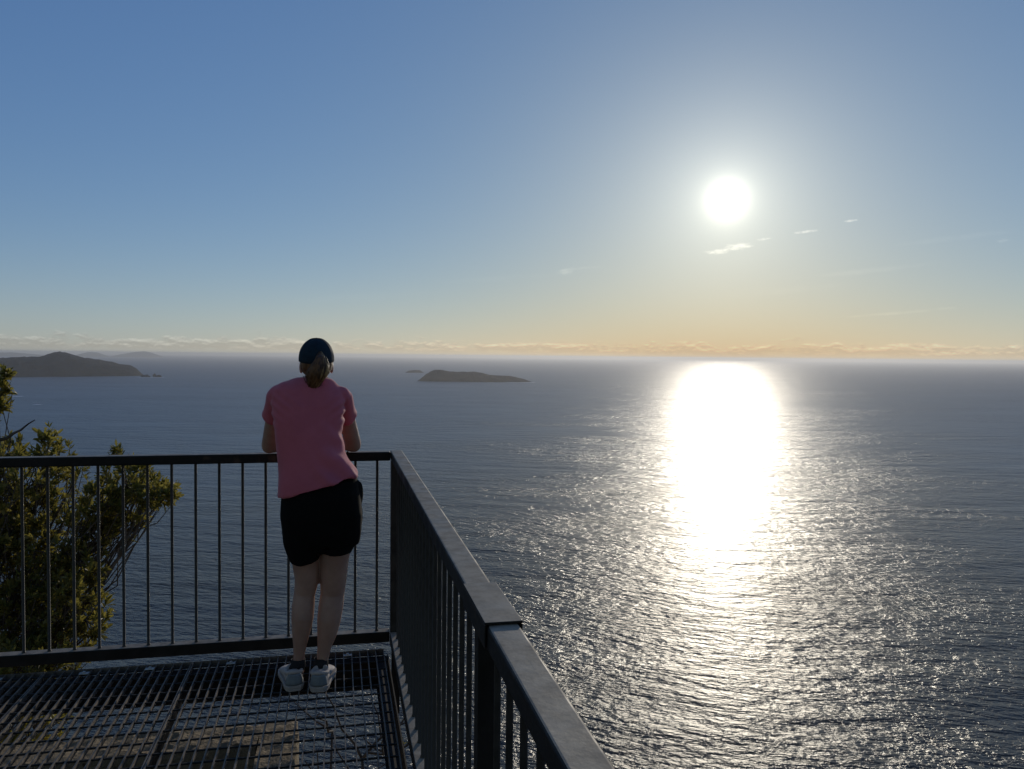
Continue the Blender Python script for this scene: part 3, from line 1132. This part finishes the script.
# thickness and tilt
CR = Matrix.Rotation(R(9), 3, 'X')
CC = HC + Vector((0, 0, .021))
capr.v = [CC + CR @ Vector(v) for v in capr.v]
cap = capr.build('cap', M['cap'], person, smooth=True)
sl = cap.modifiers.new('thick', 'SOLIDIFY'); sl.thickness = .003; sl.offset = 1
k = MB()
vs, fs = [], []
nu, nv = 22, 8
for j in range(nv + 1):
    for i in range(nu + 1):
        a = R(-62 + 124 * i / nu)
        rr = j / nv
        X = math.sin(a) * (.0835 + .004 * rr)
        Y = math.cos(a) * .1015 + rr * .072 * math.cos(a) ** .6
        Z = -.009 - .014 * (math.sin(a) ** 2) * rr - rr * .030
        vs.append(CC + CR @ Vector((X, Y - .006, Z)))
for j in range(nv):
    for i in range(nu):
        a = j * (nu + 1) + i
        fs.append((a, a + 1, a + nu + 2, a + nu + 1))
k.add(vs, fs)
vz = k.build('visor', M['cap'], cap, smooth=True)
sl = vz.modifiers.new('thick', 'SOLIDIFY'); sl.thickness = .004
k = MB(); k.ball(CC + CR @ Vector((0, .006, .101)), (.007, .007, .004)); k.build('button', M['cap'], cap, smooth=True)
# panel seams
for a in (0, 60, 120):
    k = MB()
    pts = []
    for i in range(25):
        th = R(-94 + 188 * i / 24)
        rr = math.copysign(abs(math.sin(th)) ** .9, th)
        d = Vector((math.cos(R(a + 30)) * .0835 * rr * 1.035, math.sin(R(a + 30)) * .1015 * rr * 1.035, math.cos(th) * .099 * 1.03 + .001))
        pts.append(CC + CR @ (d + Vector((0, -.006 + .010 * (1 - abs(th) / R(98)), 0))))
    k.tube(pts, .0011, 6)
    k.build('seam', M['cap'], cap, smooth=True)

# --- hair: scalp below the cap and a ponytail out of the back opening
k = MB()
k.ball(HC + Vector((0, -.016, -.002)), (.0795, .088, .078), n=30, m=18)
k.ball(HC + Vector((0, -.045, -.052)), (.050, .045, .040), n=20, m=12)
hm = remesh(k, .006, 4, .5)
bm = bmesh.new(); bm.from_mesh(hm)
dele = [v for v in bm.verts if (v.co - HC).y > .028 and (v.co - HC).z < .06]
bmesh.ops.delete(bm, geom=dele, context='VERTS')
bm.to_mesh(hm); bm.free()
for v, n in zip(hm.vertices, [v.normal.copy() for v in hm.vertices]):
    v.co += n * noise.noise((v.co.x * 90, v.co.y * 90, v.co.z * 12)) * .0028
hair = link('hair', hm, M['hair'], person, smooth=True)
rnd = random.Random(4)
k = MB()
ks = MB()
for i in range(620):
    a = rnd.uniform(0, 2 * PI)
    q = math.sqrt(rnd.random())
    ux, uy = math.cos(a) * q, math.sin(a) * q
    ln = rnd.choice((.7, .86, .86, 1.02, 1.02)) if rnd.random() < .8 else 1.1
    pts, rs = [], []
    ctr = [(319.5, 352.0, 3.998, .006), (320.8, 357.5, 3.970, .022), (320.5, 365, 3.950, .040), (318.3, 372, 3.940, .050), (316.0, 378.5, 3.942, .040), (313.5, 385, 3.948, .025),
           (310.5, 391.5, 3.95, .010)]
    wob = rnd.uniform(-.006, .006)
    for j, (cx, cy, Y, rad) in enumerate(ctr):
        t = j / 6
        if t > ln:
            break
        c = at(cx, cy, Y)
        pts.append(c + Vector((ux * rad + wob * t + .004 * math.sin(j * 1.7 + i), uy * rad * .75, .003 * math.sin(i + j))))
        rs.append(.0021 if 0 < j < 5 else .0013)
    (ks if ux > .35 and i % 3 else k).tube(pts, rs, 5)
for i in range(26):          # loose ends at the nape
    s_ = rnd.choice((-1, 1))
    a = at(rnd.uniform(303, 327), 376, 4.0)
    e_ = at(rnd.uniform(306, 326), rnd.uniform(383, 389), 3.955)
    k.tube([a, a.lerp(e_, .5) + Vector((0, -.02, 0)), e_], [.002, .0016, .0008], 5)
pt = k.build('ponytail', M['hair'], hair, smooth=True)
M['streak'] = surface('backlit_tint_hair', (.20, .11, .04), (.50, .32, .14), 45, (.4, .5), bump=0)  # gold of the sun's backlight put into the colour of the right-hand strands
ks.build('backlit_tint_streak', M['streak'], hair, smooth=True)
k = MB()
c = at(318.5, 353.8, 3.994)
ring_pts = [c + Vector((math.cos(t * PI / 8) * .010, 0, math.sin(t * PI / 8) * .010)) for t in range(17)]
k.tube(ring_pts, .004, 8)
k.build('hair_tie', M['tie'], hair, smooth=True)


# --- shoes and socks
def shoe(heel, toe_ang, name='shoe'):
    """heel: point on the deck under the back of the heel; toe_ang: outward turn"""
    o = empty(name, heel)
    o.parent = person
    o.matrix_parent_inverse = person.matrix_basis.inverted()
    rot = Matrix.Rotation(-toe_ang, 3, 'Z')
    up_ = MB()
    secs = [(.000, .020, .030, .060, .0), (.012, .031, .034, .083, .0), (.04, .036, .036, .086, .0), (.075, .036, .036, .074, 0), (.11, .037, .036, .074, .0),
            (.15, .042, .033, .066, .0), (.19, .046, .028, .052, .0), (.225, .042, .024, .042, .0), (.250, .030, .020, .034, .0), (.262, .012, .018, .026, .0)]
    vs, fs = [], []
    n = 20
    secs = [(a_, b_ * 1.16, c_, d_ * 1.06, e_) for a_, b_, c_, d_, e_ in secs]
    for (y, hw, zb, zt, _) in secs:
        zc_ = (zt + .018) / 2
        hz = (zt - .018) / 2
        for i in range(n):
            a = 2 * PI * i / n
            X = math.copysign(abs(math.cos(a)) ** .8, math.cos(a)) * hw * (1 - .25 * max(0, math.sin(a)))
            vs.append(heel + rot @ Vector((X, y, zc_ + math.sin(a) * hz)))
    for j in range(len(secs) - 1):
        for i in range(n):
            fs.append((j * n + i, j * n + (i + 1) % n, (j + 1) * n + (i + 1) % n, (j + 1) * n + i))
    fs += [tuple(range(n))[::-1], tuple((len(secs) - 1) * n + i for i in range(n))]
    up_.add(vs, fs)
    # padded collar
    cpts = [heel + rot @ Vector((math.cos(t) * .036, .052 + math.sin(t) * .046, .082 + .006 * math.cos(t * 2 + PI))) for t in [2 * PI * i / 20 for i in range(21)]]
    up_.tube(cpts, .0095, 10)
    um = remesh(up_, .004, 3, .5)
    link('upper', um, M['shoe'], o, smooth=True)
    so_ = MB()
    for z0, z1, g in ((.0005, .012, .003), (.012, .026, .006)):
        out_ = []
        for (y, hw, *_r) in secs:
            out_.append((hw + g, y - (.006 if y == 0 else 0) + (.006 if y > .255 else 0)))
        loop = [(x_, y_) for x_, y_ in out_] + [(-x_, y_) for x_, y_ in out_[::-1]]
        nn_ = len(loop)
        v1 = [heel + rot @ Vector((x_, y_, z0 + (.004 if y_ > .24 else 0))) for x_, y_ in loop]
        v2 = [heel + rot @ Vector((x_, y_, z1)) for x_, y_ in loop]
        so_.add(v1 + v2, [tuple(range(nn_))[::-1], tuple(range(nn_, 2 * nn_))] + [(i, (i + 1) % nn_, nn_ + (i + 1) % nn_, nn_ + i) for i in range(nn_)])
    so_.build('sole', M['sole'], o, bevel=.0025)
    hp = MB()
    for_rows = []
    vs, fs = [], []
    for j in range(7):
        z = .028 + .052 * j / 6
        for i in range(13):
            t = R(-68 + 136 * i / 12) * (1 - .35 * (j / 6) ** 2)
            hw = .0425 - .004 * (j / 6) ** 2
            vs.append(heel + rot @ Vector((math.sin(t) * hw, .036 - math.cos(t) * (.0425 - .005 * abs(j / 6 - .3)), z)))
    for j in range(6):
        for i in range(12):
            a = j * 13 + i
            fs.append((a, a + 1, a + 14, a + 13))
    hp.add(vs, fs)
    h_ = hp.build('heel_patch', M['heel'], o, smooth=True)
    sl = h_.modifiers.new('thick', 'SOLIDIFY'); sl.thickness = .003; sl.offset = 0
    lc = MB()
    for i in range(5):
        y_ = .115 + i * .018
        zt = .079 - i * .0065
        lc.tube([heel + rot @ Vector((-.020, y_, zt - .008)), heel + rot @ Vector((0, y_ + .004, zt)), heel + rot @ Vector((.020, y_, zt - .008))], .0028, 6)
    lc.build('laces', M['shoe'], o, smooth=True)
    return o


hl = atz(295.0, 692.0, DECK); hr = atz(318.0, 693, DECK)
shoe(hl + Vector((-.002, .010, 0)), R(-9))
shoe(hr + Vector((.001, .008, 0)), R(7))
for LG, hh in ((LEGL, hl), (LEGR, hr)):
    k = MB()
    e_ = at(LG[-1][0], LG[-1][1], LG[-1][2])
    top_ = Vector((e_.x, e_.y, DECK + .118))
    k.tube([Vector((e_.x - (.012 if LG is LEGL else .002), e_.y - .004, DECK + .066)), Vector((e_.x, e_.y - .002, DECK + .09)), top_], [.0365, .0345, .0335], 24, cap=False)
    s_ = k.build('sock', M['sock'], person, smooth=True)
    sl = s_.modifiers.new('thick', 'SOLIDIFY'); sl.thickness = .003


# ---------------------------------------------------------------- vegetation
def leaf_tuft(mb, p, axis, r, n, rnd, lw=.24):
    """a rosette of real leaf blades round a twig end"""
    axis = axis.normalized()
    t1 = axis.orthogonal().normalized()
    t2 = axis.cross(t1)
    for i in range(n):
        a = i * 2.399 + rnd.uniform(-.3, .3)
        lean = rnd.uniform(.25, 1.35)
        d = (axis * math.cos(lean) + (t1 * math.cos(a) + t2 * math.sin(a)) * math.sin(lean)).normalized()
        L_ = r * rnd.uniform(.65, 1.15)
        side = d.cross(axis if abs(d.dot(axis)) < .95 else t1).normalized()
        nrm_ = side.cross(d)
        b0 = p - axis * rnd.uniform(0, r * 1.1)
        w_ = L_ * lw * .5
        bend = nrm_ * L_ * rnd.uniform(-.15, .2)
        m1_ = b0 + d * L_ * .4 + bend * .3
        m2_ = b0 + d * L_ * .8 + bend * .8
        tip = b0 + d * L_ + bend * 1.3
        up2 = nrm_ * w_ * .35
        mb.add([b0, m1_ - side * w_ + up2, m1_, m1_ + side * w_ + up2, m2_ - side * w_ * .8 + up2, m2_, m2_ + side * w_ * .8 + up2, tip],
               [(0, 2, 1), (0, 3, 2), (1, 2, 5, 4), (2, 3, 6, 5), (4, 5, 7), (5, 6, 7)])


def limb(mb, a, c, r0, r1, rnd, n=6, wob=.08):
    pts = []
    L_ = (c - a).length
    for i in range(n + 1):
        t = i / n
        p = a.lerp(c, t)
        if 0 < i < n:
            p += Vector((rnd.gauss(0, 1), rnd.gauss(0, 1), rnd.gauss(0, .7))) * L_ * wob * .5
            p.z -= L_ * .06 * math.sin(PI * t)
        pts.append(p)
    mb.tube(pts, [r0 + (r1 - r0) * i / n for i in range(n + 1)], 7)
    return pts


tree = empty('coastal_tree', (-3.4, 6.6, ground_z(-3.4, 6.6)))
tag(tree, 'coastal tree with yellow green leaf tufts growing up behind the left part of the railing', 'tree')
rnd = random.Random(21)
wood = MB()
crown = MB()
base = Vector((-3.4, 6.6, ground_z(-3.4, 6.6) - .3))
fork = Vector((-3.1, 6.5, -1.9))
limb(wood, base, fork, .14, .10, rnd, 8, .04)
# clusters: (px, py, y, radius m, tufts)
CL = [(-30, 500, 6.4, .50, 120), (-25, 600, 6.3, .48, 110), (18, 480, 6.5, .34, 90), (30, 520, 6.7, .34, 80), (20, 570, 6.3, .36, 90),
      (25, 620, 6.2, .34, 90), (50, 456, 6.6, .16, 26), (49, 433, 6.6, .06, 9), (8, 452, 6.6, .15, 26), (52, 545, 6.4, .26, 40), (62, 600, 6.1, .26, 50),
      (85, 612, 6.0, .18, 26), (78, 470, 6.7, .12, 10), (82, 560, 6.3, .20, 24), (108, 500, 6.5, .22, 44), (128, 478, 6.5, .22, 46), (148, 487, 6.4, .18, 36),
      (166, 493, 6.4, .10, 15), (130, 505, 6.5, .20, 36), (112, 528, 6.5, .17, 24), (88, 520, 6.5, .16, 16), (114, 452, 6.5, .03, 3), (119, 448, 6.5, .02, 2),
      (6, 373, 6.5, .035, 5), (3, 386, 6.5, .055, 8), (1, 404, 6.5, .05, 7), (-16, 395, 6.5, .12, 20), (-32, 440, 6.5, .25, 50),
      (60, 650, 5.9, .22, 34), (30, 668, 5.7, .24, 46), (-10, 672, 5.7, .3, 60), (35, 720, 5.4, .22, 40), (-20, 740, 5.3, .3, 40), (92, 628, 6.0, .08, 8),
      (70, 500, 6.9, .2, 16), (60, 575, 6.8, .25, 26), (98, 575, 6.3, .08, 6)]
for (px, py, Y, rad, cnt) in CL:
    c = at(px, py, Y)
    l1 = limb(wood, fork + Vector((rnd.uniform(-.1, .1), rnd.uniform(-.1, .1), rnd.uniform(-.2, .3))),
              c - Vector((-.0, 0, rad * .3)), .03 if rad > .1 else .014, .006, rnd, 7, .05) if rad > .07 or px < 40 else None
    for i in range(int(cnt * (1.1 if rad > .15 else 1))):
        while True:
            v = Vector((rnd.uniform(-1, 1), rnd.uniform(-1, 1), rnd.uniform(-1, 1)))
            if v.length < 1:
                break
        v = v.normalized() * (v.length ** .6)
        p = c + Vector((v.x * rad, v.y * rad * 1.3, v.z * rad * .85))
        ax = (v + Vector((0, 0, .9)) + Vector((rnd.gauss(0, .6), rnd.gauss(0, .6), rnd.gauss(0, .3)))).normalized()
        leaf_tuft(crown, p, ax, rnd.uniform(.042, .078), rnd.randint(11, 18), rnd, .32)
        if l1 and rnd.random() < .6:
            s_ = l1[rnd.choice((-1, -2, -3))]
            limb(wood, s_, p - ax * .04, .006, .0025, rnd, 3, .12)
# twigs trailing out of the gap between the clumps
for (a, c) in (((0, 440), (35, 420)), ((95, 560), (112, 530)), ((70, 620), (120, 545)), ((60, 640), (135, 530)), ((70, 600), (150, 500)), ((90, 610), (98, 575))):
    limb(wood, at(*a, 6.4), at(*c, 6.45), .014, .004, rnd, 7, .05)
wood.build('trunk', M['bark'], tree, smooth=True, clean=False)
crown.build('crown', M['leaf'], tree, clean=False)


def shrub(x, y, rad, h, label, seed, leafy=1.0):
    rnd = random.Random(seed)
    z = ground_z(x, y)
    root = empty('coastal_shrub', (x, y, z))
    tag(root, label, 'shrub', 'shrubs on the slope below the lookout')
    st, lf = MB(), MB()
    b0 = Vector((x, y, z - .2))
    for i in range(9 if leafy >= 1 else 20):
        a = rnd.uniform(0, 2 * PI)
        e_ = Vector((x + math.cos(a) * rad * rnd.uniform(.3, .9), y + math.sin(a) * rad * rnd.uniform(.3, .9), z + h * rnd.uniform(.5, .9)))
        pts = limb(st, b0, e_, .03, .008, rnd, 5, .08)
        for j in range(0 if leafy >= 1 else 9):
            s_ = pts[rnd.choice((-1, -2, -3))]
            limb(st, s_, s_ + Vector((rnd.gauss(0, .2), rnd.gauss(0, .2), rnd.uniform(.05, .35))), .009, .003, rnd, 4, .12)
        for j in range(int(26 * rad / .7 * leafy)):
            s_ = pts[rnd.choice((-1, -2, -3))]
            p = s_ + Vector((rnd.gauss(0, .16), rnd.gauss(0, .16), rnd.gauss(0.05, .12))) * rad * 1.3
            leaf_tuft(lf, p, Vector((rnd.gauss(0, .4), rnd.gauss(0, .4), 1)), rnd.uniform(.06, .10), 9, rnd, .3)
    st.build('stem', M['bark'], root, smooth=True, clean=False)
    lf.build('foliage', M['leaf2'], root, clean=False)


SHR_ = [(1.15, 3.0, .6, .55, 'low shrub seen between the balusters of the right railing'),
        (.5, 3.7, .45, .5, 'small shrub seen through the grating beside the right railing'),
        (-1.5, 4.7, .7, .9, 'shrub just beyond the concrete footing at the left'),
        (-2.5, 5.2, .8, 1.1, 'shrub at the foot of the coastal tree'),
        (.02, 4.75, .5, ground_z(.02, 4.75) * -1 - .05, 'nearly bare twiggy shrub seen through the grating right of the concrete')]
for i, (x, y, r_, h, lb) in enumerate(SHR_):
    shrub(x, y, r_, h, lb, 50 + i, .12 if i == 4 else 1.0)

# ---------------------------------------------------------------- air
m, nt, out = newmat('sea_haze')
pv = nt.nodes.new('ShaderNodeVolumePrincipled')
pv.inputs['Color'].default_value = (.88, .89, .92, 1)
pv.inputs['Density'].default_value = 5.0e-5
pv.inputs['Anisotropy'].default_value = .5
nt.links.new(pv.outputs[0], out.inputs['Volume'])
k = MB()
k.box(-60000, 60000, -60000, 60000, SEA - 1, 34)
tag(k.build('haze', m), 'thin pale sea haze', kind='stuff')

# ---------------------------------------------------------------- render
scene.render.engine = 'CYCLES'
scene.cycles.use_denoising = True
try:
    scene.cycles.denoiser = 'OPENIMAGEDENOISE'
    scene.cycles.denoising_input_passes = 'RGB_ALBEDO_NORMAL'
except Exception:
    pass
scene.cycles.max_bounces = 8
scene.cycles.diffuse_bounces = 3
scene.cycles.glossy_bounces = 4
scene.cycles.transmission_bounces = 4
scene.cycles.volume_bounces = 0
scene.cycles.sample_clamp_indirect = 6
scene.view_settings.view_transform = 'Standard'
scene.view_settings.look = 'None'
scene.view_settings.exposure = -.585
scene.view_settings.gamma = 1
